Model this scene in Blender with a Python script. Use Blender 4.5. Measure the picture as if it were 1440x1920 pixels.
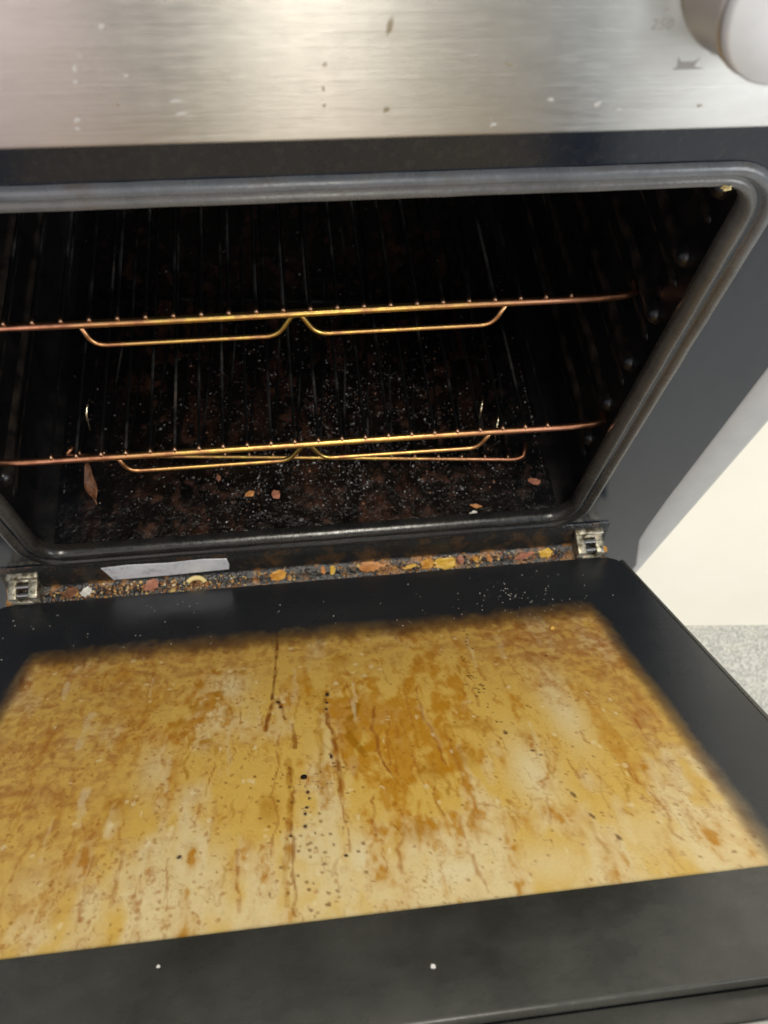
import bpy, bmesh, math, random
import numpy as np
from mathutils import Matrix, Vector, noise as mnoise
random.seed(7); RNG = np.random.default_rng(11)
for o in list(bpy.data.objects): bpy.data.objects.remove(o)
S = bpy.context.scene
C = S.collection
# ---------------------------------------------------------------- camera
cam = bpy.data.cameras.new('camera'); co = bpy.data.objects.new('camera', cam); C.objects.link(co)
r = Vector((0.99300763, -0.10773304, 0.04826434)); u = Vector((0.07397257, 0.88648044, 0.45681559)); f = Vector((0.09199952, 0.45005113, -0.88825113))
M = Matrix((r, u, -f)).transposed().to_4x4(); M.translation = (0.0002, -0.24862, 0.55329)
co.matrix_world = M
cam.sensor_fit = 'VERTICAL'; cam.sensor_height = 7.6; cam.sensor_width = 5.7
cam.lens = 7.6 * 1453.51 / 1920
cam.clip_start = 0.01; cam.clip_end = 50
cam.dof.use_dof = True; cam.dof.focus_distance = 0.42; cam.dof.aperture_fstop = cam.lens / 2.4
S.camera = co
# ---------------------------------------------------------------- light
w = bpy.data.worlds.new('World'); S.world = w; w.use_nodes = True
bg = w.node_tree.nodes['Background']; bg.inputs['Color'].default_value = (0.80, 0.90, 1.0, 1); bg.inputs['Strength'].default_value = 0.52
def area(name, loc, target, sx, sy, power, col):
    l = bpy.data.lights.new(name, 'AREA'); l.shape = 'RECTANGLE'; l.size = sx; l.size_y = sy; l.energy = power; l.color = col
    o = bpy.data.objects.new(name, l); C.objects.link(o); o.location = loc
    o.rotation_euler = (Vector(target) - Vector(loc)).to_track_quat('-Z', 'Y').to_euler()
    return o
area('ceiling_light', (0.12, -0.62, 1.95), (0.02, -0.05, 0.2), 0.35, 0.7, 27, (1.0, 0.93, 0.80))
area('right_fill_light', (1.6, -1.6, 0.9), (0.1, 0.0, 0.3), 1.0, 1.4, 30, (0.95, 0.97, 1.0))  # unseen soft lamp added to brighten the right side
area('pink_clothing_bounce', (-0.48, -0.85, 0.45), (-0.1, 0.0, 0.35), 0.45, 1.2, 2.2, (1.0, 0.78, 0.76))
area('panel_streak_light', (0.10, -2.6, 1.05), (0.0, 0.0, 0.4), 0.08, 1.7, 15, (1.0, 0.92, 0.78))  # tall narrow lamp added behind the camera for the steel panel's streak
S.view_settings.view_transform = 'Standard'; S.view_settings.look = 'None'; S.view_settings.exposure = 0; S.view_settings.gamma = 1
S.render.engine = 'CYCLES'
S.cycles.max_bounces = 8

# ---------------------------------------------------------------- helpers
def mat(name, col=(0.5, 0.5, 0.5), rough=0.5, metal=0.0, spec=0.5, coat=0.0, **kw):
    m = bpy.data.materials.new(name); m.use_nodes = True
    b = m.node_tree.nodes['Principled BSDF']
    b.inputs['Base Color'].default_value = (*col, 1); b.inputs['Roughness'].default_value = rough; b.inputs['Metallic'].default_value = metal
    b.inputs['Specular IOR Level'].default_value = spec; b.inputs['Coat Weight'].default_value = coat
    return m
class NT:
    def __init__(s, m): s.n = m.node_tree.nodes; s.l = m.node_tree.links; s.b = s.n['Principled BSDF']
    def add(s, t, **kw):
        x = s.n.new(t)
        for k, v in kw.items():
            if k.startswith('i_'): x.inputs[k[2:].replace('_', ' ')].default_value = v
            else: setattr(x, k, v)
        return x
    def link(s, a, b): s.l.new(a, b)
    def coord(s, scale=(1, 1, 1), which='Object'):
        t = s.add('ShaderNodeTexCoord'); mp = s.add('ShaderNodeMapping'); mp.inputs['Scale'].default_value = scale
        s.link(t.outputs[which], mp.inputs['Vector']); return mp.outputs['Vector']
    def noise(s, vec, scale, detail=4, rough=0.55):
        n = s.add('ShaderNodeTexNoise'); n.inputs['Scale'].default_value = scale; n.inputs['Detail'].default_value = detail; n.inputs['Roughness'].default_value = rough
        s.link(vec, n.inputs['Vector']); return n.outputs['Fac']
    def ramp(s, fac, stops):
        c = s.add('ShaderNodeValToRGB'); e = c.color_ramp.elements
        while len(e) < len(stops): e.new(0.5)
        for k, (p, col) in enumerate(stops):
            e[k].position = p; e[k].color = (*col, 1) if len(col) == 3 else col
        s.link(fac, c.inputs['Fac']); return c.outputs['Color']
    def rng(s, fac, a, b, c, d):
        m = s.add('ShaderNodeMapRange'); 
        for k, v in zip(('From Min', 'From Max', 'To Min', 'To Max'), (a, b, c, d)): m.inputs[k].default_value = v
        s.link(fac, m.inputs['Value']); return m.outputs['Result']
    def mix(s, fac, a, b, blend='MIX'):
        m = s.add('ShaderNodeMix', data_type='RGBA', blend_type=blend)
        for k, v in ((0, fac), (6, a), (7, b)):
            if hasattr(v, 'is_output'): s.link(v, m.inputs[k])
            else: m.inputs[k].default_value = v if k == 0 else (*v, 1)
        return m.outputs[2]
    def bump(s, h, dist, strength=1.0):
        b = s.add('ShaderNodeBump'); b.inputs['Distance'].default_value = dist; b.inputs['Strength'].default_value = strength
        s.link(h, b.inputs['Height']); s.link(b.outputs['Normal'], s.b.inputs['Normal'])

def obj(name, verts, faces, m, parent=None, smooth=True, loc=None):
    me = bpy.data.meshes.new(name); me.from_pydata([tuple(v) for v in verts], [], [tuple(x) for x in faces]); me.update()
    return objm(name, me, m, parent, smooth, loc)
def objm(name, me, m, parent=None, smooth=True, loc=None):
    for mm in (m if isinstance(m, (list, tuple)) else [m]): me.materials.append(mm)
    if smooth: me.polygons.foreach_set('use_smooth', [True] * len(me.polygons))
    o = bpy.data.objects.new(name, me); C.objects.link(o)
    if loc is not None: o.location = loc
    if parent is not None:
        o.parent = parent
        if parent.type == 'EMPTY' and parent.get('_abs'): o.matrix_parent_inverse = Matrix.Translation(-Vector(parent['_abs']))
    return o
def objbm(name, bm, m, parent=None, smooth=True, loc=None):
    me = bpy.data.meshes.new(name); bm.to_mesh(me); bm.free(); return objm(name, me, m, parent, smooth, loc)
def autosmooth(o, ang=35):
    me = o.data; bm = bmesh.new(); bm.from_mesh(me); a = math.radians(ang)
    for e in bm.edges:
        if len(e.link_faces) == 2 and e.calc_face_angle(0) > a: e.smooth = False
    bm.to_mesh(me); bm.free()
def empty(name, loc, absolute=False):
    o = bpy.data.objects.new(name, None); C.objects.link(o); o.location = loc; o.empty_display_size = 0.05
    if absolute: o['_abs'] = loc
    return o
def tag(o, label, cat, group=None):
    o['label'] = label; o['category'] = cat
    if group: o['group'] = group
    return o
def box(bm, x0, x1, y0, y1, z0, z1, bevel=0.0):
    ret = bmesh.ops.create_cube(bm, size=1.0)
    vs = ret['verts']
    for v in vs:
        v.co = Vector((x0 + (v.co.x + .5) * (x1 - x0), y0 + (v.co.y + .5) * (y1 - y0), z0 + (v.co.z + .5) * (z1 - z0)))
    if bevel > 0:
        es = list({e for v in vs for e in v.link_edges})
        bmesh.ops.bevel(bm, geom=es, offset=bevel, segments=3, affect='EDGES', profile=0.5)
def boxo(name, dims, m, parent=None, bevel=0.0, T=None):
    bm = bmesh.new(); box(bm, *dims, bevel=bevel)
    if T is not None: bmesh.ops.transform(bm, matrix=T, verts=bm.verts)
    o = objbm(name, bm, m, parent); autosmooth(o); return o
def tube_mesh(pts, rad, seg=10, closed=False, cap=True):
    pts = [Vector(p) for p in pts]; n = len(pts); V = []; F = []
    up = Vector((0, 0, 1)); prev = None
    for i, p in enumerate(pts):
        if closed: t = pts[(i + 1) % n] - pts[i - 1]
        else: t = pts[min(i + 1, n - 1)] - pts[max(i - 1, 0)]
        t.normalize()
        a = (prev if prev is not None else (up if abs(t.dot(up)) < .9 else Vector((1, 0, 0))))
        a = (a - t * a.dot(t)).normalized(); b = t.cross(a); prev = a
        rr = rad[i] if hasattr(rad, '__len__') else rad
        for k in range(seg):
            c, s = math.cos(2 * math.pi * k / seg), math.sin(2 * math.pi * k / seg); V.append(p + a * c * rr + b * s * rr)
    for i in range(n if closed else n - 1):
        j = (i + 1) % n
        for k in range(seg):
            l = (k + 1) % seg; F.append((i * seg + k, i * seg + l, j * seg + l, j * seg + k))
    if cap and not closed:
        F.append(tuple(range(seg - 1, -1, -1))); F.append(tuple((n - 1) * seg + k for k in range(seg)))
    return V, F
def fillet(pts, rad, n=6):
    out = []; pts = [Vector(p) for p in pts]
    for i, p in enumerate(pts):
        if i in (0, len(pts) - 1) or rad == 0: out.append(p); continue
        a = (pts[i - 1] - p); b = (pts[i + 1] - p); d = min(rad, a.length * .45, b.length * .45)
        A = p + a.normalized() * d; B = p + b.normalized() * d
        for k in range(n + 1):
            t = k / n; out.append(A * (1 - t) ** 2 + p * 2 * t * (1 - t) + B * t * t)
    return out
def rrect(hw, z0, z1, rad, n=8):
    out = []
    for cx, cz, a0 in ((hw - rad, z1 - rad, 0), (-hw + rad, z1 - rad, 90), (-hw + rad, z0 + rad, 180), (hw - rad, z0 + rad, 270)):
        for k in range(n + 1):
            a = math.radians(a0 + 90 * k / n); out.append((cx + rad * math.cos(a), cz + rad * math.sin(a)))
    return out
def ring_sweep(path, profile):
    """path: closed list of (x,z), counter-clockwise; profile: list of (inset, y)"""
    n = len(path); V = []; F = []
    P = [Vector((a, b)) for a, b in path]; N = []
    for i in range(n):
        t = (P[(i + 1) % n] - P[i - 1]).normalized(); N.append(Vector((-t.y, t.x)))   # inward for ccw
    for i in range(n):
        for s, y in profile: q = P[i] + N[i] * s; V.append((q.x, y, q.y))
    m = len(profile)
    for i in range(n):
        j = (i + 1) % n
        for k in range(m - 1): F.append((i * m + k, j * m + k, j * m + k + 1, i * m + k + 1))
    return V, F
def lump(bm, c, size, seed, sub=2, amt=0.35, freq=1.6, chip=False):
    ret = bmesh.ops.create_icosphere(bm, subdivisions=sub, radius=1.0)
    off = Vector((seed * 7.13, seed * 3.7, seed * 1.9))
    for v in ret['verts']:
        d = 1 + amt * (2.0 * mnoise.noise(v.co * freq + off) + 1.3 * mnoise.noise(v.co * freq * 2.9 + off) + .8 * mnoise.noise(v.co * freq * 6.0 + off))
        if chip: v.co.z = max(-.35, min(.42 + .25 * mnoise.noise(v.co * 2.3 + off), v.co.z))
        v.co = Vector((v.co.x * size[0] * d, v.co.y * size[1] * d, v.co.z * size[2] * d)) + Vector(c)
    return ret['verts']

# ---------------------------------------------------------------- materials
steel = mat('brushed_steel', (0.60, 0.58, 0.55), 0.36, 1.0); t = NT(steel)
t.b.inputs['Anisotropic'].default_value = 1.0
cx = t.add('ShaderNodeCombineXYZ'); cx.inputs[2].default_value = 1.0; t.link(cx.outputs[0], t.b.inputs['Tangent'])
v = t.coord((14, 1, 2200)); nb = t.noise(v, 1.0, 3, .6)
v2 = t.coord((1, 1, 3)); nl = t.noise(v2, 38.0, 4, .6); nl2 = t.noise(v2, 160.0, 3, .6)
t.link(t.mix(t.rng(nl2, .5, .8, 0, .35), t.ramp(nl, [(.3, (.60, .58, .55)), (.65, (.66, .645, .615))]), (.70, .69, .66)), t.b.inputs['Base Color'])
t.link(t.rng(nb, .3, .7, .30, .36), t.b.inputs['Roughness'])
t.bump(nb, 0.00012, 1.0)

enamel = mat('black_enamel', (0.012, 0.012, 0.013), 0.16); t = NT(enamel)
v = t.coord(); n = t.noise(v, 30, 5, .6); n2 = t.noise(v, 220, 4, .7)
t.link(t.ramp(n2, [(.5, (.009, .013, .020)), (.78, (.024, .025, .027))]), t.b.inputs['Base Color'])
t.link(t.rng(n, .3, .7, .12, .26), t.b.inputs['Roughness'])
t.bump(n2, 0.0002, 0.08)

cavity_m = mat('cavity_enamel', (0.010, 0.010, 0.011), 0.30); t = NT(cavity_m)
v = t.coord(); n = t.noise(v, 40, 6, .65); n2 = t.noise(v, 500, 3, .6)
t.link(t.ramp(n, [(.35, (.004, .005, .007)), (.7, (.012, .010, .009))]), t.b.inputs['Base Color'])
t.link(t.rng(n, .3, .7, .2, .5), t.b.inputs['Roughness']); t.bump(n2, 0.0004, 0.35)

burnt = mat('burnt_floor', (0.012, 0.008, 0.006), 0.3); t = NT(burnt)
v = t.coord(); n = t.noise(v, 24, 6, .65); n2 = t.noise(v, 420, 4, .65); n3 = t.noise(v, 75, 5, .62); n7 = t.noise(t.coord((1.5, .55, 1)), 30, 5, .65)
sx_ = t.add('ShaderNodeSeparateXYZ'); t.link(v, sx_.inputs[0]); ab_ = t.add('ShaderNodeMath', operation='ABSOLUTE'); t.link(sx_.outputs[0], ab_.inputs[0])
ad_ = t.add('ShaderNodeMath', operation='MULTIPLY_ADD'); t.link(n, ad_.inputs[0]); ad_.inputs[1].default_value = .12; t.link(ab_.outputs[0], ad_.inputs[2])
clean = t.rng(ad_.outputs[0], .195, .245, 0, 1)
crud = (t.mix(t.rng(n3, .56, .72, 0, .75), t.ramp(n, [(.38, (.003, .0028, .0028)), (.54, (.006, .0045, .0038)), (.74, (.022, .011, .008))]), (.085, .034, .020)))
crud = t.mix(t.rng(n7, .55, .70, 0, .55), crud, t.ramp(n2, [(.35, (.035, .014, .009)), (.65, (.12, .048, .028))]))
t.link(t.mix(clean, crud, (.005, .0055, .007)), t.b.inputs['Base Color'])
t.link(t.rng(n3, .35, .7, .10, .38), t.b.inputs['Roughness'])
hs = t.add('ShaderNodeMath', operation='MULTIPLY_ADD'); t.link(n3, hs.inputs[0]); hs.inputs[1].default_value = 2.4; t.link(n2, hs.inputs[2]); t.bump(hs.outputs[0], 0.0009, 0.7)

rubber_low = mat('greasy_gasket_rubber', (0.03, 0.03, 0.028), 0.13); t = NT(rubber_low)
v = t.coord(); n2 = t.noise(v, 420, 3, .6); n = t.noise(v, 45, 4, .6)
t.link(t.ramp(n, [(.4, (.012, .012, .012)), (.7, (.04, .03, .02))]), t.b.inputs['Base Color']); t.bump(n2, 0.0010, 0.35)

trim = mat('grey_side_trim', (0.40, 0.40, 0.40), 0.30, 0.35); t = NT(trim)
v = t.coord(); n = t.noise(v, 60, 5, .6); t.link(t.ramp(n, [(.35, (.37, .37, .375)), (.7, (.41, .405, .40))]), t.b.inputs['Base Color'])
white_side = mat('grey_enamel_side', (0.40, 0.40, 0.39), 0.35)
dark_plastic = mat('dark_grey_profile', (0.035, 0.035, 0.033), 0.28); t = NT(dark_plastic)
v = t.coord(); n = t.noise(v, 22, 5, .6); n2 = t.noise(v, 600, 2, .5)
t.link(t.ramp(n, [(.35, (.036, .035, .030)), (.7, (.072, .072, .063))]), t.b.inputs['Base Color'])
n4 = t.noise(t.coord((1, 2.2, 1)), 55, 5, .7); t.link(t.rng(n4, .35, .68, .14, .46), t.b.inputs['Roughness']); t.bump(n2, 0.0002, 0.12)
alu = mat('aluminium_edge', (0.55, 0.55, 0.55), 0.28, 1.0)
gold_m = mat('heat_tinted_wire', (0.70, 0.45, 0.18), 0.26, 1.0); t = NT(gold_m)
v = t.coord((1, 1, 1)); n = t.noise(v, 60, 4, .65)
sx_ = t.add('ShaderNodeSeparateXYZ'); t.link(v, sx_.inputs[0]); ab_ = t.add('ShaderNodeMath', operation='ABSOLUTE'); t.link(sx_.outputs[0], ab_.inputs[0]); ax_ = ab_.outputs[0]
t.link(t.mix(t.rng(ax_, .06, .15, 0, 1), t.ramp(n, [(.36, (.40, .20, .10)), (.50, (.60, .38, .13)), (.62, (.70, .52, .14)), (.72, (.36, .17, .09))]), t.ramp(n, [(.35, (.34, .15, .085)), (.55, (.56, .27, .16)), (.7, (.40, .18, .11))])), t.b.inputs['Base Color'])
t.link(t.rng(n, .3, .7, .42, .30), t.b.inputs['Roughness'])
bead_m = mat('wire_end_weld', (0.32, 0.19, 0.12), 0.35, 1.0)
wire_m = mat('shaded_wire', (0.01, 0.009, 0.008), 0.6, 0.0, 0.10); t = NT(wire_m)
oi = t.add('ShaderNodeObjectInfo'); vm = t.add('ShaderNodeVectorMath', operation='MULTIPLY_ADD'); vm.inputs[1].default_value = (7.0, 7.0, 7.0); t.link(oi.outputs['Random'], vm.inputs[0]); t.link(t.coord(), vm.inputs[2])
n = t.noise(vm.outputs[0], 16, 4, .6); n2 = t.noise(vm.outputs[0], 240, 3, .6)
t.link(t.mix(t.rng(n2, .35, .65, .5, 0), t.ramp(n, [(.52, (.004, .004, .0042)), (.64, (.05, .048, .046)), (.74, (.11, .09, .07))]), (.004, .004, .004)), t.b.inputs['Base Color'])  # shade and paler lit stretches are painted into the wire colour
hinge_m = mat('stained_hinge_steel', (0.42, 0.40, 0.34), 0.38, 0.85); t = NT(hinge_m)
v = t.coord(); n = t.noise(v, 170, 5, .65); n2 = t.noise(v, 420, 3, .6)
t.link(t.ramp(n, [(.38, (.07, .05, .03)), (.48, (.30, .27, .20)), (.60, (.50, .48, .40)), (.70, (.36, .14, .03))]), t.b.inputs['Base Color'])
t.link(t.rng(n2, .35, .7, .25, .6), t.b.inputs['Roughness']); t.bump(n2, .0006, .5)
roller_m = mat('dark_roller_steel', (0.35, 0.34, 0.32), 0.22, 1.0)
label_m = mat('worn_silver_label', (0.62, 0.63, 0.66), 0.35, 0.1); t = NT(label_m)
v = t.coord(); n = t.noise(v, 130, 5, .7); n2 = t.noise(v, 60, 3, .6)
t.link(t.mix(t.rng(n2, .62, .74, 0, .8), t.ramp(n, [(.30, (.30, .30, .33)), (.42, (.60, .61, .66)), (.75, (.76, .77, .80))]), (.35, .13, .07)), t.b.inputs['Base Color'])
wall_m = mat('cream_paint', (0.84, 0.80, 0.68), 0.45); t = NT(wall_m)
v = t.coord(); n = t.noise(v, 9, 5, .6); n2 = t.noise(v, 260, 3, .6)
t.link(t.ramp(n, [(.3, (.81, .77, .645)), (.7, (.85, .81, .69))]), t.b.inputs['Base Color']); t.bump(n2, .0004, .12)
floor_m = mat('speckled_vinyl', (0.5, 0.5, 0.48), 0.45); t = NT(floor_m)
v = t.coord()
vo = t.add('ShaderNodeTexVoronoi', feature='F1'); vo.inputs['Scale'].default_value = 150; vo.inputs['Randomness'].default_value = 1.0
dn = t.add('ShaderNodeTexNoise'); dn.inputs['Scale'].default_value = 110; dn.inputs['Detail'].default_value = 3
t.link(v, dn.inputs['Vector'])
vm = t.add('ShaderNodeVectorMath', operation='MULTIPLY_ADD'); vm.inputs[1].default_value = (.016, .016, .016); t.link(dn.outputs['Color'], vm.inputs[0]); t.link(v, vm.inputs[2]); t.link(vm.outputs[0], vo.inputs['Vector'])
worm = t.noise(vm.outputs[0], 250, 1, .4)
big = t.noise(v, 25, 4, .6)
c1 = t.ramp(worm, [(.38, (.52, .51, .47)), (.46, (.46, .455, .42)), (.51, (.26, .26, .25)), (.58, (.33, .33, .31)), (.66, (.56, .55, .50))])
t.link(t.mix(t.rng(big, .55, .8, 0, .3), c1, (.62, .57, .45)), t.b.inputs['Base Color'])
knob_side = mat('satin_knob_side', (0.42, 0.41, 0.40), 0.35, 0.9)
knob_cap_m = mat('silver_white_knob_cap', (0.66, 0.66, 0.66), 0.40, 0.3); t = NT(knob_cap_m)
n = t.noise(t.coord(), 200, 4, .6); t.link(t.ramp(n, [(.3, (.56, .565, .57)), (.7, (.60, .60, .60))]), t.b.inputs['Base Color'])
print_m = mat('faded_grey_print', (0.30, 0.29, 0.28), 0.5)
spot_white = mat('dried_white_splash', (0.68, 0.67, 0.64), 0.50, 0.9)
spot_brown = mat('grease_splash', (0.50, 0.43, 0.31), 0.36, 0.9)
grease = mat('brown_grease', (0.16, 0.055, 0.010), 0.25); t = NT(grease)
n = t.noise(t.coord(), 300, 4, .6); t.link(t.ramp(n, [(.35, (.09, .03, .007)), (.65, (.28, .11, .02))]), t.b.inputs['Base Color'])
def food(name, a, b, rough=0.45, scale=260):
    m = mat(name, a, rough); t = NT(m); v = t.coord(); n = t.noise(v, scale, 4, .6); n2 = t.noise(v, scale * 3, 3, .6)
    t.link(t.ramp(n, [(.35, a), (.65, b)]), t.b.inputs['Base Color']); t.bump(n2, .0008, .5); return m
f_pasta = food('dried_pasta', (.72, .55, .22), (.82, .66, .32), .4)
f_cheese = food('baked_cheese', (.46, .18, .022), (.68, .36, .06), .3)
f_yellow = food('yellow_crust', (.60, .33, .035), (.74, .48, .09), .3)
f_orange = food('orange_crumb', (.42, .16, .045), (.60, .28, .09), .4)
f_brown = food('browned_crust', (.09, .035, .016), (.24, .10, .045), .5)
f_red = food('reddish_crumb', (.28, .10, .06), (.45, .19, .11), .45)
f_white = food('pale_flake', (.55, .53, .48), (.75, .73, .68), .35)
crumb_m = mat('crumbs', (.1, .06, .03), 0.35); t = NT(crumb_m)
at = t.add('ShaderNodeAttribute', attribute_name='tint'); t.link(at.outputs['Color'], t.b.inputs['Base Color'])

drop_m = mat('burnt_grease_bead', (.012, .009, .008), 0.08, 0, .9)
# ================================================================ SETTING
def structure(o): o['kind'] = 'structure'; return o
ZF = -0.37
structure(obj('floor', [(-3, -3, ZF), (3, -3, ZF), (3, 1.2, ZF), (-3, 1.2, ZF)], [(0, 1, 2, 3)], floor_m))
# cream panel beside the oven, turned a few degrees to it
wd = Vector((0.1078, -0.0091, 0)).normalized(); w0 = Vector((0.4608, 0.0257, ZF))
a = w0 - wd * 0.155; b = w0 + wd * 1.2; nrm = Vector((-wd.y, wd.x, 0)) * 0.03
wv = [a, b, b + nrm, a + nrm]; H = Vector((0, 0, 1.15))
structure(obj('wall', [*wv, *[q + H for q in wv]], [(0, 1, 5, 4), (1, 2, 6, 5), (2, 3, 7, 6), (3, 0, 4, 7), (4, 5, 6, 7)], wall_m, smooth=False))

# ================================================================ OVEN
OV = empty('oven', (0, 0.25, ZF), True)
tag(OV, 'dirty freestanding oven with brushed steel panel and half-open greasy glass door', 'oven')
# --- front frame plate with rounded opening
def frame_plate():
    hole = rrect(0.200, 0.020, 0.343, 0.024, 8)
    bm = bmesh.new(); n = len(hole)
    edge = [(.2635, .400), (.2645, .2), (.2665, .05), (.2685, 0.0), (.2705, -.025), (.278, -.05), (.2865, -.08), (.289, -.14)]
    outer = [(-x, z) for x, z in edge[::-1]]     # left, bottom to top
    right = edge                                   # right, top to bottom
    loop = right + outer                           # clockwise
    ov = [bm.verts.new((x, 0, z)) for x, z in loop]; hv = [bm.verts.new((x, 0, z)) for x, z in hole]
    es = [bm.edges.new((ov[i], ov[(i + 1) % len(ov)])) for i in range(len(ov))] + [bm.edges.new((hv[i], hv[(i + 1) % n])) for i in range(n)]
    bmesh.ops.triangle_fill(bm, use_beauty=True, edges=es)
    for fc in bm.faces:
        if fc.normal.y > 0: fc.normal_flip()
    ex = bmesh.ops.extrude_face_region(bm, geom=list(bm.faces)[:])
    for e in ex['geom']:
        if isinstance(e, bmesh.types.BMVert): e.co.y += 0.004
    bmesh.ops.recalc_face_normals(bm, faces=bm.faces)
    o = objbm('front_frame', bm, enamel, OV); autosmooth(o); return edge
EDGE = frame_plate()
# --- grey side trims
for s in (1, -1):
    V = []; F = []
    for x, z in EDGE:
        for px, py in ((x, 0.001), (x + .0015, -0.0005), (.2955 - .002, 0.0005), (.2975, .0025), (.3005, .008), (.3015, .016), (.3015, .03)):
            V.append((s * px, py, z))
    k = 7
    for i in range(len(EDGE) - 1):
        for j in range(k - 1):
            q = (i * k + j, i * k + j + 1, (i + 1) * k + j + 1, (i + 1) * k + j); F.append(q if s < 0 else q[::-1])
    autosmooth(obj('side_trim', V, F, trim, OV), 50)
    boxo('side_panel', (s * .301 if s < 0 else .2985, -.2985 if s < 0 else .301, .0305, .56, ZF, .499), white_side, OV, .0006)
boxo('drawer_front', (-.297, .297, .002, .03, ZF + .05, -.143), enamel, OV, .003)
boxo('plinth', (-.295, .295, .04, .06, ZF, ZF + .049), enamel, OV)
boxo('hob_top', (-.302, .302, -.046, .56, .5005, .512), enamel, OV, .003)
# --- control panel
cp = boxo('control_panel', (-.3, .3, -.045, -.002, .3977, .500), steel, OV, .0016)
# knob : lathe along -y
def lathe(name, prof, c, m, parent, seg=48):
    V = []; F = []
    for rr, y in prof:
        for k in range(seg):
            a = 2 * math.pi * k / seg; V.append((c[0] + rr * math.cos(a), c[1] + y, c[2] + rr * math.sin(a)))
    for i in range(len(prof) - 1):
        for k in range(seg):
            l = (k + 1) % seg; F.append((i * seg + k, i * seg + l, (i + 1) * seg + l, (i + 1) * seg + k))
    F.append(tuple((len(prof) - 1) * seg + k for k in range(seg)))
    o = obj(name, V, F, m, parent); autosmooth(o, 40); return o
KC = (.1310, -.045, .4470)
kn = lathe('knob', [(.0255, .0003), (.0258, -.0012), (.0250, -.0026), (.0232, -.0090), (.0222, -.0150), (.0220, -.0168), (.0214, -.0172), (.0214, -.0180)], KC, knob_side, OV)
lathe('knob_cap', [(.0210, -.0178), (.0213, -.0190), (.0209, -.0203), (.0199, -.0211), (.010, -.0216), (.001, -.0217)], KC, knob_cap_m, kn)
# printed marks round the knob
def text_mark(txt, x, z, size, name='printed_number'):
    cu = bpy.data.curves.new(name, 'FONT'); cu.body = txt; cu.size = size; cu.align_x = 'CENTER'; cu.align_y = 'CENTER'; cu.extrude = 0.00004
    o = bpy.data.objects.new('tmp', cu); C.objects.link(o)
    dg = bpy.context.evaluated_depsgraph_get(); me = bpy.data.meshes.new_from_object(o.evaluated_get(dg)); bpy.data.objects.remove(o)
    me.transform(Matrix.Translation((x, -.04506, z)) @ Matrix.Rotation(math.pi / 2, 4, 'X'))
    me.materials.clear(); return objm(name, me, print_m, cp, smooth=False)
text_mark('250', .1042, .4306, .0042)
text_mark('200', .1036, .4386, .0042)
def flat_poly(name, pts, y, m, parent, th=.00006):
    n = len(pts); V = [(x, y, z) for x, z in pts] + [(x, y + th, z) for x, z in pts]
    F = [tuple(range(n)), tuple(range(2 * n - 1, n - 1, -1))] + [(i, n + i, n + (i + 1) % n, (i + 1) % n) for i in range(n)]
    o = obj(name, V, F, m, parent, smooth=False); bm = bmesh.new(); bm.from_mesh(o.data); bmesh.ops.recalc_face_normals(bm, faces=bm.faces); bm.to_mesh(o.data); bm.free(); return o
flat_poly('printed_dot', [(.1037 + .0007 * math.cos(k * .785), .4346 + .0007 * math.sin(k * .785)) for k in range(8)], -.04508, print_m, cp)
# grill symbol: box outline with zigzag foot
flat_poly('printed_symbol', [(.1125, .4214), (.1140, .4200), (.1178, .4200), (.1190, .4212), (.1182, .4186), (.1215, .4178), (.1120, .4177), (.1132, .4186)], -.04508, print_m, cp)
# splashes on the steel
def splashes(name, items, m, y, seed):
    rr = random.Random(seed); V = []; F = []
    for x, z, rx, rz in items:
        b = len(V); n = 14; ph = rr.random() * 9
        V.append((x, y - .00005, z))
        for ring, hh in ((.6, .00004), (1.0, 0.0)):
            for k in range(n):
                a = 2 * math.pi * k / n; d = ring * (1 + .28 * math.sin(2 * a + ph) + .2 * math.sin(3 * a + ph * 2))
                V.append((x + rx * d * math.cos(a), y - hh, z + rz * d * math.sin(a)))
        for k in range(n):
            l = (k + 1) % n; F.append((b, b + 1 + l, b + 1 + k)); F.append((b + 1 + k, b + 1 + l, b + 1 + n + l, b + 1 + n + k))
    o = obj(name, V, F, m, cp); o['kind'] = 'stuff'; return o
rs = random.Random(3)
wl = [(-.0532, .4215, .0007, .0009), (-.0540, .4180, .0006, .0006), (-.0568, .4069, .0008, .0009), (-.0575, .4042, .0006, .0006), (-.0434, .4324, .0007, .0007), (-.0288, .4118, .0014, .0007), (-.028, .408, .0016, .0006), (-.0405, .4195, .0008, .0004), (.0783, .4094, .0008, .0006), (.093, .4076, .0011, .0008), (.1002, .4057, .0006, .0006), (.0625, .4018, .0008, .0008)]
wl += [(rs.uniform(-.12, .17), rs.uniform(.401, .445), rs.uniform(.0002, .0006), rs.uniform(.0002, .0005)) for _ in range(2)]
splashes('white_splashes', wl, spot_white, -.0451, 5)
splashes('grease_splashes', [(.0301, .4077, .0007, .0010), (.0296, .4312, .0006, .0024), (.0303, .4325, .0004, .0012), (.0638, .4205, .0009, .0005), (.0125, .4215, .0004, .0006), (.0122, .4095, .0005, .0004), (.012, .4145, .0004, .0006), (.1252, .4062, .0007, .0005)]
          + [(rs.uniform(-.12, .17), rs.uniform(.401, .445), rs.uniform(.0002, .0005), rs.uniform(.0002, .0006)) for _ in range(2)], spot_brown, -.0451, 6)

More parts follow.
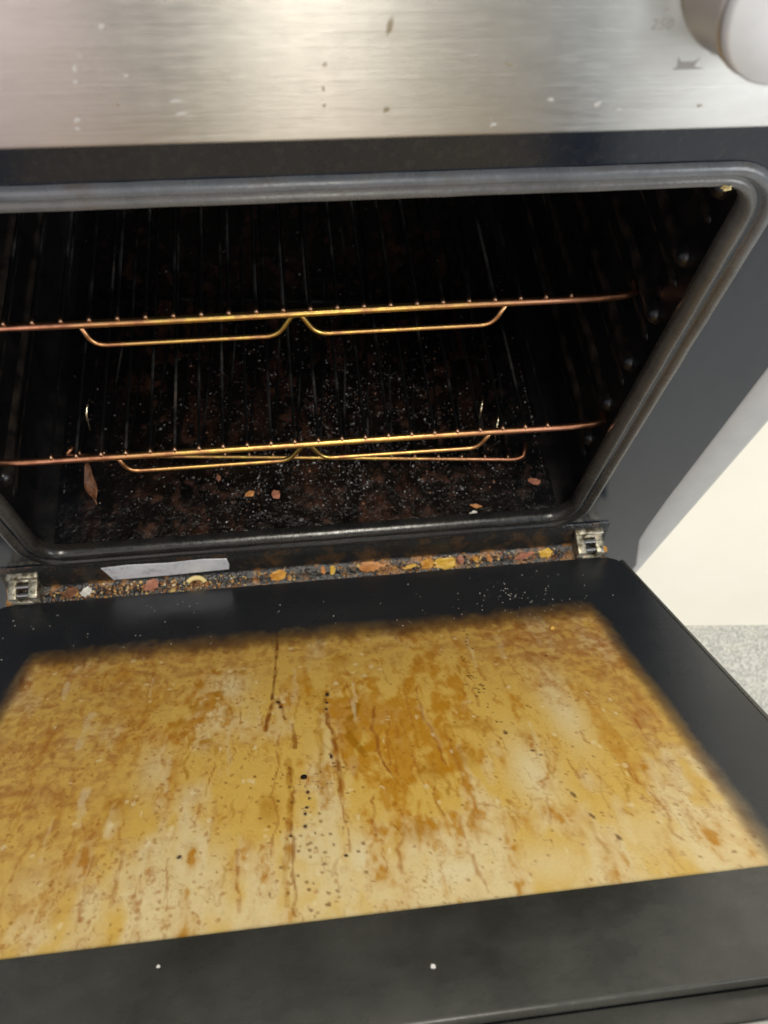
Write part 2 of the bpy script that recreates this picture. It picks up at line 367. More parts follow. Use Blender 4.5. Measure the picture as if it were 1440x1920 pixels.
# --- cavity
YB = 0.37
sec = rrect(.207, .022, .347, .016, 6)
n = len(sec)
floor_lim = .0375
V = []; F = []
ys = [0.0045, .012, .10, .2, .3, YB]
for y in ys:
    for x, z in sec: V.append((x, y, z))
for i in range(len(ys) - 1):
    for k in range(n):
        l = (k + 1) % n
        if sec[k][1] < .0221 and sec[l][1] < .0221: continue       # bottom is its own part
        F.append((i * n + k, i * n + l, (i + 1) * n + l, (i + 1) * n + k))
obj('cavity_liner', V, F, cavity_m, OV)
obj('back_wall', [(x, YB, z) for x, z in sec], [tuple(range(n))], cavity_m, OV, smooth=False)
# burnt floor, a lumpy grid
nx, ny = 240, 200; V = []
for j in range(ny + 1):
    for i in range(nx + 1):
        x = -.1912 + .3824 * i / nx; y = .0045 + (YB - .0045) * j / ny
        edge = min(1, min(x + .1912, .1912 - x) / .012) * min(1, (y - .004) / .01)
        h = .0007 * max(0, mnoise.fractal(Vector((x * 90, y * 90, 0)), 1.0, 2.0, 4)) + .0007 * max(0, mnoise.noise(Vector((x * 420, y * 420, 3))))
        V.append((x, y, .0221 + h * max(0, edge)))
F = [(j * (nx + 1) + i, j * (nx + 1) + i + 1, (j + 1) * (nx + 1) + i + 1, (j + 1) * (nx + 1) + i) for j in range(ny) for i in range(nx)]
obj('cavity_floor', V, F, burnt, OV)
# shelf runners pressed in the side walls
runner_m = mat('runner_enamel', (.010, .010, .011), .28); t = NT(runner_m); n = t.noise(t.coord(), 60, 5, .6); t.link(t.ramp(n, [(.4, (.006, .006, .007)), (.7, (.05, .038, .028))]), t.b.inputs['Base Color'])
def runner(k):
    pts = [(0, y, 0) for y in (.033, .0345, .039, .046, .06, .12, .2, .28, .318, .326, .328)]
    rad = [k * q for q in (.0008, .0036, .0058, .0056, .0042, .0036, .0036, .0036, .0034, .003, .0008)]
    V, F = tube_mesh(pts, rad, 10); me = bpy.data.meshes.new('shelf_runner'); me.from_pydata([tuple(q) for q in V], [], F); return me
RM = [runner(1.2), runner(.7)]
for rm in RM: rm.materials.append(runner_m); rm.polygons.foreach_set('use_smooth', [True] * len(rm.polygons))
for s in (1, -1):
    for k in range(6):
        for dz in (0, -.0175):
            o = bpy.data.objects.new('shelf_runner', RM[0 if dz == 0 else 1]); C.objects.link(o); o.parent = OV; o.matrix_parent_inverse = Matrix.Translation(-OV.location)
            o.location = (s * (.2078 if dz == 0 else .2092), 0, .0800 + .0445 * k + dz)
# --- door gasket
path = rrect(.2085, .0160, .3488, .030, 10)
prof = [(-.0003, -.0002), (.0002, -.0014), (.0012, -.0026), (.0030, -.0030), (.0048, -.0026), (.0058, -.0012), (.0064, -.0002), (.0076, .0004), (.0088, -.0004), (.0100, -.0009), (.0116, -.0006), (.0128, .0012), (.0140, .0030), (.0143, .006), (.0130, .010)]
fine = []
for i in range(len(path)):
    a = Vector(path[i]); b = Vector(path[(i + 1) % len(path)]); m = max(1, int((b - a).length / .006))
    for k in range(m): fine.append(tuple(a.lerp(b, k / m)))
V, F = ring_sweep(fine, prof)
V = [(x + .0002 * mnoise.noise(Vector((x * 60, z * 60, 1))), y + .0003 * mnoise.noise(Vector((x * 45, z * 45, 7))), z + .0002 * mnoise.noise(Vector((x * 60, z * 60, 9)))) for x, y, z in V]
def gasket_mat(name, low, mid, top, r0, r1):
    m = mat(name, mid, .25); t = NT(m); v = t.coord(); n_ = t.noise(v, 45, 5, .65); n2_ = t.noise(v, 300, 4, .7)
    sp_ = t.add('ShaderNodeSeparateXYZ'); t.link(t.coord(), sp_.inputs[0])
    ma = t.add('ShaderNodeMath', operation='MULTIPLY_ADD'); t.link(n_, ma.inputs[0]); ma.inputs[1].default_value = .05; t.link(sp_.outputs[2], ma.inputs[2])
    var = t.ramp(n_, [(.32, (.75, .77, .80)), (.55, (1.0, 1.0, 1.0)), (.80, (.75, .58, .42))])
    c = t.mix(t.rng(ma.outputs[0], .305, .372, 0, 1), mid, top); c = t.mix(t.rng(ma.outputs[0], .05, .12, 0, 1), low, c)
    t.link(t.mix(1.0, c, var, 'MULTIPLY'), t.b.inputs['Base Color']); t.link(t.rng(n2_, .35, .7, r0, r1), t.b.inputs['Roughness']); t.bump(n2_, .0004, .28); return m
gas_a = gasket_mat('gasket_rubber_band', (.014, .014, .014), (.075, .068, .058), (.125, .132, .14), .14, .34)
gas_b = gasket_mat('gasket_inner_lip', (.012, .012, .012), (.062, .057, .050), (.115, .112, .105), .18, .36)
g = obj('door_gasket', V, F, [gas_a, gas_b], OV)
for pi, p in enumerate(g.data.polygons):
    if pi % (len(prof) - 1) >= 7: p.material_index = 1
# --- sill ledge below the opening, where the crumbs collect
V = []; F = []; nxs = 120
prof_s = [(-.0006, .0180), (-.0020, .0165), (-.0045, .006), (-.0070, -.0035), (-.0078, -.0045), (-.0092, -.0055), (-.0150, -.0060), (-.0205, -.0058), (-.0222, -.0075), (-.0228, -.03)]
for i in range(nxs + 1):
    x = -.232 + .464 * i / nxs
    for y, z in prof_s: V.append((x, y + .0005 * mnoise.noise(Vector((x * 50, y * 90, 2))), z + .0004 * mnoise.noise(Vector((x * 80, y * 80, 5)))))
k = len(prof_s)
F = [(i * k + j, i * k + j + 1, (i + 1) * k + j + 1, (i + 1) * k + j) for i in range(nxs) for j in range(k - 1)]
sill_m = mat('greasy_sill', (.014, .015, .015), .14); t = NT(sill_m)
v = t.coord(); sp_ = t.add('ShaderNodeSeparateXYZ'); t.link(v, sp_.inputs[0]); n_ = t.noise(v, 75, 5, .65); n2_ = t.noise(v, 420, 3, .6)
mk = t.add('ShaderNodeMath', operation='MULTIPLY'); t.link(t.rng(n_, .50, .60, 0, 1), mk.inputs[0]); t.link(t.rng(sp_.outputs[2], -.0030, -.0052, 0.12, 1), mk.inputs[1])
t.link(t.mix(mk.outputs[0], (.014, .015, .015), t.ramp(n2_, [(.35, (.14, .05, .015)), (.65, (.38, .18, .04))])), t.b.inputs['Base Color']); t.bump(n2_, .0016, .6)
obj('sill_ledge', V, F, sill_m, OV)
# --- rating label on the lower frame
def lp(x, q): return (x, -.0026 + (-.0068 + .0026) * q - .0004, .0135 + (-.0030 - .0135) * q)
top = [(-.1590, .10), (-.140, .02), (-.110, .10), (-.085, .03), (-.0665, .12)]; bot = [(-.0655, .55), (-.0665, .86), (-.11, .95), (-.1530, .97)]
P_ = [lp(x, q) for x, q in top + bot]; n_ = len(P_); Q_ = [(x, y - .0004, z - .0001) for x, y, z in P_]
lo_ = obj('rating_label', P_ + Q_, [tuple(range(n_)), tuple(range(n_, 2 * n_))] + [(i, (i + 1) % n_, n_ + (i + 1) % n_, n_ + i) for i in range(n_)], label_m, OV, smooth=False)
bm = bmesh.new(); bm.from_mesh(lo_.data); bmesh.ops.recalc_face_normals(bm, faces=bm.faces); bm.to_mesh(lo_.data); bm.free()
# --- hinges
def hinge(s):
    bm = bmesh.new(); x0 = .2055; x1 = .2265
    def bx(a, b, y0, y1, z0, z1, bev=.0006): box(bm, min(s * a, s * b), max(s * a, s * b), y0, y1, z0, z1, bev)
    bx(x0, x0 + .0066, -.0205, -.0025, -.0060, .0095); bx(x1 - .0062, x1, -.0205, -.0025, -.0060, .0095)
    bx(x0 + .0062, x1 - .0058, -.0085, -.0028, -.0058, .0092)
    bx(x0 - .001, x1 + .0006, -.0070, -.0022, .0085, .0125)
    bx(x0 + .0050, x1 - .0050, -.0212, -.0180, -.0059, -.001)
    for v in bm.verts:
        v.co.z += -.0040 * max(0, (-v.co.y - .006) / .015) * (1 if v.co.z > .004 else 0)
        v.co += Vector((mnoise.noise(v.co * 300), mnoise.noise(v.co * 310 + Vector((3, 3, 3))), mnoise.noise(v.co * 290 + Vector((7, 1, 1))))) * .0003
    h = objbm('hinge', bm, hinge_m, OV); autosmooth(h, 40)
    for y, z, rr in ((-.0165, .0026, .0024), (-.0112, .0062, .0020)):
        V, F = tube_mesh([(s * (x0 + .0060), y, z), (s * (x1 - .0056), y, z)], rr, 14); o = obj('hinge_roller', V, F, roller_m, h); autosmooth(o, 50)
hinge(1); hinge(-1)

# --- the door, about half open
TIL = 0.7160
D0 = Vector((0, -.022, 0)); DV = Vector((0, -math.cos(TIL), math.sin(TIL))); DN = Vector((0, math.sin(TIL), math.cos(TIL)))
TD = Matrix(((1, 0, 0, D0.x), (0, DV.y, DN.y, D0.y), (0, DV.z, DN.z, D0.z), (0, 0, 0, 1)))     # door (x, v, n) -> world
# mirrored handedness is fine for positions; faces are re-oriented afterwards
def dpt(x, v, n=0.0): return TD @ Vector((x, v, n))
def dbox(name, x0, x1, v0, v1, n0, n1, m, parent, bev=.001):
    bm = bmesh.new(); box(bm, x0, x1, v0, v1, n0, n1, bev); bmesh.ops.transform(bm, matrix=TD, verts=bm.verts); bmesh.ops.recalc_face_normals(bm, faces=bm.faces)
    o = objbm(name, bm, m, parent); autosmooth(o); return o
def dplate(name, x, v0, v1, rad, n0, n1, m, parent, bev):
    bm = bmesh.new(); pts = rrect(x, v0, v1, rad, 6); vs = [bm.verts.new((a, b, n0)) for a, b in pts]; fc = bm.faces.new(vs)
    ex = bmesh.ops.extrude_face_region(bm, geom=[fc]); 
    for e in ex['geom']:
        if isinstance(e, bmesh.types.BMVert): e.co.z = n1
    bmesh.ops.recalc_face_normals(bm, faces=bm.faces)
    es = [e for e in bm.edges if all(abs(v.co.z - n1) < 1e-6 for v in e.verts)]
    bmesh.ops.bevel(bm, geom=es, offset=bev, segments=3, affect='EDGES')
    bmesh.ops.transform(bm, matrix=TD, verts=bm.verts); bmesh.ops.recalc_face_normals(bm, faces=bm.faces)
    o = objbm(name, bm, m, parent); autosmooth(o); return o
door = dplate('door', .2375, 0, .352, .014, -.026, -.0035, enamel, OV, .0015)
dplate('outer_panel', .2440, .004, .400, .006, -.034, -.0262, enamel, door, .001)
dbox('top_rail', -.2365, .2365, .3045, .3520, -.0034, .0016, dark_plastic, door, .0012)
dbox('rail_channel', -.2385, .2385, .3521, .3640, -.026, -.0030, dark_plastic, door, .0008)
dbox('rail_cap', -.2405, .2405, .3641, .4005, -.026, -.0010, alu, door, .0022)
dbox('side_edge', .2376, .2408, .006, .352, -.026, -.0012, dark_plastic, door, .0006)
dbox('side_edge', -.2408, -.2376, .006, .352, -.026, -.0012, dark_plastic, door, .0006)

# --- stained inner glass: a fine sheet whose colours are grown with noise, drips and specks
st = .0008
XG, V0, V1 = .2365, .0012, .3045
gx = np.arange(-XG, XG + st / 2, st); gv = np.arange(V0, V1 + st / 2, st); gv[-1] = V1
NXg, NVg = len(gx), len(gv); X, Vv = np.meshgrid(gx, gv)
def vnoise(cx, cv, seed, octs=3, X=X, Vv=Vv):
    out = np.zeros_like(X); amp = 1; tot = 0
    for o in range(octs):
        g = np.random.default_rng(seed + 31 * o); a = X / cx * 2 ** o + 57.3; b = Vv / cv * 2 ** o + 33.1
        T = g.random((int(b.max() - b.min()) + 4, int(a.max() - a.min()) + 4))
        a = a - math.floor(a.min()); b = b - math.floor(b.min())
        i = a.astype(int); j = b.astype(int); fa = a - i; fb = b - j; fa = fa * fa * (3 - 2 * fa); fb = fb * fb * (3 - 2 * fb)
        out += amp * ((T[j, i] * (1 - fa) + T[j, i + 1] * fa) * (1 - fb) + (T[j + 1, i] * (1 - fa) + T[j + 1, i + 1] * fa) * fb); tot += amp; amp *= .55
    return out / tot
def sst(x, a, b): q = np.clip((x - a) / (b - a), 0, 1); return q * q * (3 - 2 * q)
WX = X + .006 * (vnoise(.02, .03, 1) - .5) + .002 * (vnoise(.006, .006, 2) - .5); WV = Vv + .008 * (vnoise(.02, .03, 3) - .5) + .0025 * (vnoise(.006, .006, 4) - .5)
def gauss(x, v, rx, rv): return np.exp(-(((WX - x) / rx) ** 2 + ((WV - v) / rv) ** 2))
n1 = vnoise(.030, .060, 10, 4, WX, WV); n2 = vnoise(.010, .022, 20, 4, WX, WV); n3 = vnoise(.0032, .0050, 30, 3, WX, WV); n4 = vnoise(.0080, .0040, 40, 3, WX, WV)
vs1 = vnoise(.0035, .030, 50, 3, WX, WV)
pale = np.array((.82, .68, .37)); tan_ = np.array((.73, .485, .112)); amber = np.array((.56, .265, .014)); brown = np.array((.33, .125, .016)); rust = np.array((.44, .215, .060)); dark = np.array((.055, .022, .010))
col = np.empty(X.shape + (3,)); col[:] = tan_
def lay(c, m): col[:] = col * (1 - m[..., None]) + c * m[..., None]
palem = sst(n1 * .6 + n2 * .4 + .20 * sst(Vv, .20, .30), .50, .72) * .8
for x, v, rx, rv, k in ((-.057, .134, .012, .016, .8), (.009, .272, .008, .016, 1), (.049, .289, .022, .013, 1.1), (-.055, .275, .010, .018, .7), (-.018, .284, .012, .014, .6), (.132, .18, .010, .040, .8), (.102, .235, .012, .028, .9), (.145, .100, .006, .03, .6), (.09, .29, .03, .012, .6), (-.09, .20, .008, .02, .6), (.0, .205, .010, .012, .4), (-.13, .27, .012, .016, .4), (.14, .28, .02, .02, .5)):
    palem = np.maximum(palem, k * gauss(x, v, rx, rv))
lay(pale, np.clip(palem, 0, 1))
amb = sst(n2 * .65 + n3 * .20 + vs1 * .15, .47, .66) * .62 * (1 - .7 * np.clip(palem, 0, 1))
bias = .16 * gauss(.022, .185, .020, .055) + .14 * gauss(.06, .16, .05, .07) + .12 * gauss(.012, .19, .006, .03) + .10 * gauss(-.07, .16, .03, .03) + .10 * gauss(.045, .215, .03, .05)
amb = np.maximum(amb, .92 * sst(n2 * .55 + n3 * .25 + vs1 * .2 + bias, .56, .74) * (.65 + .5 * n3))
lay(amber, np.clip(amb, 0, 1))
# reddish wavy baking near hinge and corners; left also painted darker for light falloff
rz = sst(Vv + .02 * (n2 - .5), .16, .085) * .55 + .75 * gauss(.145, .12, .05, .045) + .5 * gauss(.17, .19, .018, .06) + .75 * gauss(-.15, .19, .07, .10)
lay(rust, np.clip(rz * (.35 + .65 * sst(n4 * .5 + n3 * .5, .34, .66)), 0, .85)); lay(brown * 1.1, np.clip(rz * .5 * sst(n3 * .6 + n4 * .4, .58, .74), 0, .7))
# drying rings: thin darker outlines
for nn, tt, ww, k in ((n2, .56, .010, .45), (n1, .53, .006, .35), (n2, .46, .007, .25), (n3, .62, .02, .35)):
    lay(brown * 1.2, k * np.exp(-((nn - tt) / ww) ** 2) * sst(vnoise(.025, .025, int(tt * 1000)), .42, .62))
# drips running along the door
rd = np.random.default_rng(5)
def stroke(pts, wid, c, k):
    m = np.zeros_like(X)
    for (xa, va, wa), (xb, vb, wb) in zip(pts[:-1], pts[1:]):
        lo, hi = min(va, vb) - .004, max(va, vb) + .004; j0, j1 = np.searchsorted(gv, [lo, hi]); i0, i1 = np.searchsorted(gx, [min(xa, xb) - .006, max(xa, xb) + .006])
        if j1 <= j0 or i1 <= i0: continue
        xx = X[j0:j1, i0:i1]; vv = Vv[j0:j1, i0:i1]; L = (xb - xa) ** 2 + (vb - va) ** 2 + 1e-12
        q = np.clip(((xx - xa) * (xb - xa) + (vv - va) * (vb - va)) / L, 0, 1); d = np.hypot(xx - xa - q * (xb - xa), vv - va - q * (vb - va)); ww = (wa + (wb - wa) * q) * wid
        m[j0:j1, i0:i1] = np.maximum(m[j0:j1, i0:i1], 1 - np.clip((d - ww * .6) / (ww * .7), 0, 1))
    m *= .55 + .6 * sst(n3, .35, .6); lay(c, np.clip(m * k, 0, 1))
def drip(x, v0, v1, wid, c, k, wob=.0012):
    n = max(4, int((v1 - v0) / .004)); pts = []; xx = x
    for i in range(n + 1):
        xx += rd.normal(0, wob * .5); pts.append((xx, v0 + (v1 - v0) * i / n, rd.uniform(.5, 1.3)))
    stroke(pts, wid, c, k)
drip(-.0292, .070, .150, .0011, brown * .75, .95, .0005); stroke([(-.028, .150, 1), (-.031, .155, 1), (-.0335, .170, 1.1), (-.034, .178, .8)], .0013, brown, .9)
stroke([(-.0275, .152, 1), (-.0255, .158, 1), (-.0235, .17, .7)], .0011, brown, .85)
drip(.0006, .148, .235, .0012, brown, .8); drip(-.0015, .15, .24, .0024, amber * .85, .5)
drip(-.0200, .175, .195, .0013, brown, .7); drip(-.022, .205, .295, .0016, amber * .8, .6); drip(-.0205, .21, .30, .0008, brown, .6)
stroke([(.012, .165, 1), (.018, .163, 1), (.0155, .172, 1), (.012, .175, 1.4), (.0145, .184, 1), (.011, .19, 1.5), (.015, .199, 1.3), (.0185, .207, 1)], .0016, amber * .75, .9)
stroke([(.027, .166, 1), (.0255, .178, 1), (.0235, .186, 1), (.026, .192, .9), (.0255, .205, .8), (.0275, .216, .7), (.031, .226, .5)], .0010, brown * 1.2, .85)
stroke([(.0095, .178, 1), (.0125, .196, 1.2), (.0150, .203, .7)], .0013, amber * .8, .85)
for q in ((.0015, .17, .25), (.006, .20, .27), (-.0245, .18, .27), (.034, .17, .23), (.042, .18, .24), (.055, .15, .22), (.063, .19, .24), (.047, .14, .19), (.050, .22, .255), (.020, .236, .262), (.030, .25, .285), (.133, .235, .262), (.168, .20, .225), (-.074, .262, .290), (-.086, .270, .292), (-.110, .255, .295), (-.122, .235, .262), (-.14, .24, .285), (-.155, .19, .24), (-.045, .262, .295), (.06, .28, .30), (.088, .155, .175), (-.06, .20, .225), (.115, .13, .15), (-.095, .255, .285), (-.165, .14, .18), (-.104, .11, .14), (.155, .25, .285)):
    drip(q[0], q[1], q[2], rd.uniform(.0005, .0010), brown * 1.25, rd.uniform(.4, .75), .0018)
for _ in range(150):
    x = rd.uniform(-.18, .18); v = rd.uniform(.09, .27); drip(x, v, v + rd.uniform(.004, .022), rd.uniform(.0004, .0012), (amber * .8, brown * 1.3)[int(rd.integers(2))], rd.uniform(.25, .6), .002)
for _ in range(28):
    x = rd.uniform(-.17, .18); v = rd.uniform(.09, .26); drip(x, v, v + rd.uniform(.01, .05), rd.uniform(.0008, .0026), pale, rd.uniform(.15, .45), .0015)
for x, v, rx, rv, k in ((-.066, .116, .004, .003, .8), (-.075, .128, .003, .004, .7), (-.062, .142, .0022, .007, .9), (-.073, .150, .006, .005, .7), (-.056, .158, .004, .006, .6), (-.083, .163, .006, .004, .7), (-.050, .118, .003, .002, .7), (-.043, .106, .005, .002, .5), (-.066, .183, .005, .004, .7), (-.06, .19, .003, .006, .6), (.010, .115, .007, .008, .45), (.078, .190, .012, .004, .6), (.085, .196, .006, .003, .6), (.07, .215, .006, .010, .5), (.05, .225, .008, .006, .5), (-.105, .225, .008, .01, .45), (.036, .262, .010, .006, .5), (-.03, .238, .006, .010, .5), (.105, .205, .004, .008, .4)):
    m_ = np.exp(-(((X - x + .006 * (n3 - .5) + .004 * (n4 - .5)) / rx) ** 2 + ((Vv - v + .008 * (n3 - .5)) / rv) ** 2) ** 1.6); lay(amber * .82, np.clip(k * m_ * (.5 + n3), 0, .95))
# specks
def specks(pts, c, k):
    for x, v, rx, rv, al in pts:
        R_ = 3 * max(rx, rv); j0, j1 = np.searchsorted(gv, [v - R_, v + R_]); i0, i1 = np.searchsorted(gx, [x - R_, x + R_])
        if j1 <= j0 or i1 <= i0: continue
        dx = X[j0:j1, i0:i1] - x; dv = Vv[j0:j1, i0:i1] - v; ca, sa = math.cos(al), math.sin(al)
        e = ((dx * ca + dv * sa) / rx) ** 2 + ((-dx * sa + dv * ca) / rv) ** 2
        m = (k * np.clip(1.6 - e, 0, 1))[..., None]; col[j0:j1, i0:i1] = col[j0:j1, i0:i1] * (1 - m) + c * m
sp = [(rd.uniform(-.185, .185), rd.uniform(.085, .303), rd.uniform(.0003, .0008), rd.uniform(.0004, .0010), rd.normal(0, .5)) for _ in range(520)]
specks(sp, brown, .6)
specks([(rd.normal(-.10, .05), rd.uniform(.10, .30), rd.uniform(.0004, .0010), rd.uniform(.0006, .0017), rd.normal(.5, .3)) for _ in range(330)], brown * 1.25, .55)
specks([(rd.normal(-.01, .012), rd.uniform(.21, .30), rd.uniform(.0005, .0009), rd.uniform(.0005, .0010), 0) for _ in range(60)], brown * .6, .75)
specks([(rd.uniform(-.17, .17), rd.uniform(.09, .3), rd.uniform(.0005, .0016), rd.uniform(.0006, .002), 0) for _ in range(130)], pale * 1.05, .5)
dk = [(.001, .150, .0013, .002, 0), (.0004, .158, .0009, .0012, 0), (.0, .164, .0008, .0012, 0), (-.0275, .153, .0013, .0013, 0), (-.0262, .158, .001, .0012, 0), (-.012, .2295, .0008, .001, 0), (-.0115, .234, .0007, .0009, 0), (-.0128, .240, .001, .001, 0), (-.0136, .244, .0008, .0012, 0), (-.0138, .252, .0010, .0012, 0), (.0005, .205, .0008, .002, 0), (-.07, .262, .001, .0012, .5), (-.0205, .257, .0008, .0008, 0), (.004, .272, .0009, .0008, 0)]
dkn = len(dk)
dk += [(.0867 + .0095 * q ** 1.5 + rd.normal(0, .0010 + .0022 * math.exp(-((q - .45) / .15) ** 2)), .122 + .085 * q + rd.normal(0, .0015), rd.uniform(.00035, .0009), rd.uniform(.0004, .0009), rd.uniform(0, 3)) for q in np.sort(np.concatenate([rd.uniform(0, 1, 16), rd.normal(.45, .10, 18)]))]
dk += [(.095 + rd.normal(0, .0006), .085 + .03 * q, .0006, .0009, 0) for q in np.linspace(0, 1, 8)]
specks(dk[:dkn], dark, .9); specks(dk[dkn:], dark, .75)
specks([(.1148, .2507, .0009, .0022, -.2), (.1187, .2653, .0008, .002, -.3), (.1257, .2795, .001, .0018, -.3), (.139, .1310, .0008, .0012, 0), (.105, .2165, .0014, .0009, 0), (.108, .2205, .001, .0007, 0)], rust * .45, .85)
col[:] = np.clip(tan_ * np.clip(col / tan_, .02, 9) ** 1.14 * np.array((1.03, 1.0, .94)), 0, .92)
# printed black border, dotted out towards the window
px = np.abs(X) - .187 + .012; pv = (.0830 + .012) - Vv; rad = .009
d_out = np.hypot(np.clip(px + rad - .012, 0, None), np.clip(pv + rad - .012, 0, None)) + np.minimum(np.maximum(px - .012 + rad, pv - .012 + rad), 0) - rad
soft = .0075 + .0095 * sst(pv - px, -.012, .012)
d_out = d_out + (.010 * (n2 - .5) + .005 * (n3 - .5)) * (.35 + .65 * sst(pv - px, -.01, .01))
frit = sst(d_out, -soft * .85, soft)
lay(brown * .55, np.clip(2.6 * frit * (1 - frit), 0, .65))
me = bpy.data.meshes.new('inner_glass')
W = np.stack([X.ravel(), np.full(X.size, D0.y) + Vv.ravel() * DV.y, Vv.ravel() * DV.z], 1)
# corner rounding near the hinge: pull the sheet's corners in
idx = np.arange(NXg * NVg).reshape(NVg, NXg)
q = np.stack([idx[:-1, :-1], idx[1:, :-1], idx[1:, 1:], idx[:-1, 1:]], -1).reshape(-1, 4)
cxm = (X[:-1, :-1] + st / 2).ravel(); cvm = (Vv[:-1, :-1] + st / 2).ravel(); rc = .014
keep = ~((np.abs(cxm) > XG - rc) & (cvm < V0 + rc) & (np.hypot(np.abs(cxm) - XG + rc, cvm - V0 - rc) > rc)); q = q[keep]
me.vertices.add(len(W)); me.vertices.foreach_set('co', W.astype(np.float32).ravel())
me.loops.add(q.size); me.loops.foreach_set('vertex_index', q.astype(np.int32).ravel())
me.polygons.add(len(q)); me.polygons.foreach_set('loop_start', np.arange(0, q.size, 4, dtype=np.int32))
me.update(calc_edges=True); me.validate()
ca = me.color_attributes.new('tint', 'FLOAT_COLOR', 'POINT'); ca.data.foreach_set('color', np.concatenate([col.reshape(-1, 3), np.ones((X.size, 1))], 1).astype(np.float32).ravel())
fa = me.attributes.new('frit', 'FLOAT', 'POINT'); fa.data.foreach_set('value', frit.astype(np.float32).ravel())
glass = mat('grease_stained_glass', (.5, .3, .1), .35); t = NT(glass)
a1 = t.add('ShaderNodeAttribute', attribute_name='tint'); a2 = t.add('ShaderNodeAttribute', attribute_name='frit')
v = t.coord(); n5 = t.noise(v, 700, 3, .6); n6 = t.noise(v, 14, 5, .6)
c5 = t.mix(.12, a1.outputs['Color'], t.ramp(n5, [(.3, (.35, .30, .22)), (.7, (1.0, 1.0, 1.0))]), 'MULTIPLY')
t.link(t.mix(a2.outputs['Fac'], c5, (.018, .020, .024)), t.b.inputs['Base Color'])
mx = t.add('ShaderNodeMix'); t.link(a2.outputs['Fac'], mx.inputs[0]); mx.inputs[2].default_value = .42; t.link(t.rng(n6, .35, .7, .17, .40), mx.inputs[3]); t.link(mx.outputs[0], t.b.inputs['Roughness'])
t.bump(n5, .00012, .25)
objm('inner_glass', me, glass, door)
# raised grease beads on the glass
bm = bmesh.new(); rb = random.Random(8)
for (x, v, rx, rv, al) in dk[:dkn]:
    vs = lump(bm, (0, 0, 0), (rx * .55, rv * .55, .0004), rb.random() * 9, 1, .25)
    for w_ in vs: w_.co = dpt(w_.co.x + x, w_.co.y + v, w_.co.z * 1.0)
o = objbm('grease_beads', bm, mat('burnt_bead', (.03, .012, .006), .15), door); o['kind'] = 'stuff'
# one screw head seen through the dirt
V, F = tube_mesh([dpt(-.0138, .219, -.001), dpt(-.0138, .219, .0006)], .0017, 16); autosmooth(obj('door_screw', V, F, roller_m, door), 50)

# ================================================================ RACKS
HWIRE = [(-10.5 + k) * .01552 for k in range(22)]
def mesh_of(name, V, F, m):
    me = bpy.data.meshes.new(name); me.from_pydata([tuple(q) for q in V], [], F); me.materials.append(m); me.polygons.foreach_set('use_smooth', [True] * len(me.polygons)); return me
DEP = .285
def wire_mesh(dep, r_, bead):
    V, F = tube_mesh([(0, -.0006, .0020), (0, -.0002, .0026), (0, .0018, .0030), (0, .0034, .0030), (0, .05, .0030), (0, .10, .0026), (0, .2, .0026), (0, dep + .003, .0026)], [bead * .5, bead, bead, r_, r_, r_, r_, r_], 8)
    me = mesh_of('wire', V, F, wire_m); me.materials.append(bead_m)
    for p in me.polygons:
        if p.center.y < .0028: p.material_index = 1
    return me
wire_me = wire_mesh(DEP, .0010, .0016)
bar = [(-.2048, .010, .0014), (-.2035, .002, .0010), (-.196, .0002, .0008)] + [(x, 0, .0004 * math.sin(x * 20)) for x in np.linspace(-.18, .18, 60)] + [(.196, .0002, .0008), (.2035, .002, .0010), (.2048, .010, .0014)]
V, F = tube_mesh(bar, .0024, 14); bar_me = mesh_of('front_bar', V, F, gold_m)
V, F = tube_mesh([(x, 0, 0) for x in (-.2048, -.1, 0, .1, .2048)], .0019, 10); rear_me = mesh_of('rear_bar', V, F, wire_m)
stp = fillet([(-.1235, .0015, -.0010), (-.1190, -.001, -.0175), (-.0125, -.001, -.0175), (-.0030, 0, -.0015), (.0022, 0, -.0015), (.0105, -.001, -.0175), (.1180, -.001, -.0175), (.1250, .0015, -.0010)], .008, 7)
V, F = tube_mesh(stp, .0016, 12); stop_me = mesh_of('stop_bar', V, F, gold_m)
def lnk(name, me, parent, loc=(0, 0, 0)):
    o = bpy.data.objects.new(name, me); C.objects.link(o); o.parent = parent; o.location = loc; return o
def rack(loc, rz, label):
    e = empty('wire_rack', loc); e.rotation_euler = (0, 0, rz); tag(e, label, 'oven rack', 'two oven racks on the runners')
    lnk('front_bar', bar_me, e); lnk('rear_bar', rear_me, e, (0, DEP, 0)); lnk('stop_bar', stop_me, e)
    for x in HWIRE: lnk('wire', wire_me, e, (x, 0, 0))
    return e
rack((0, .0605, .2052), 0, 'upper heat-tinted wire oven rack, highest bar across the dark cavity')
rack((0, .0275, .1160), 0, 'lower coppery wire oven rack just above the crooked floor grid')
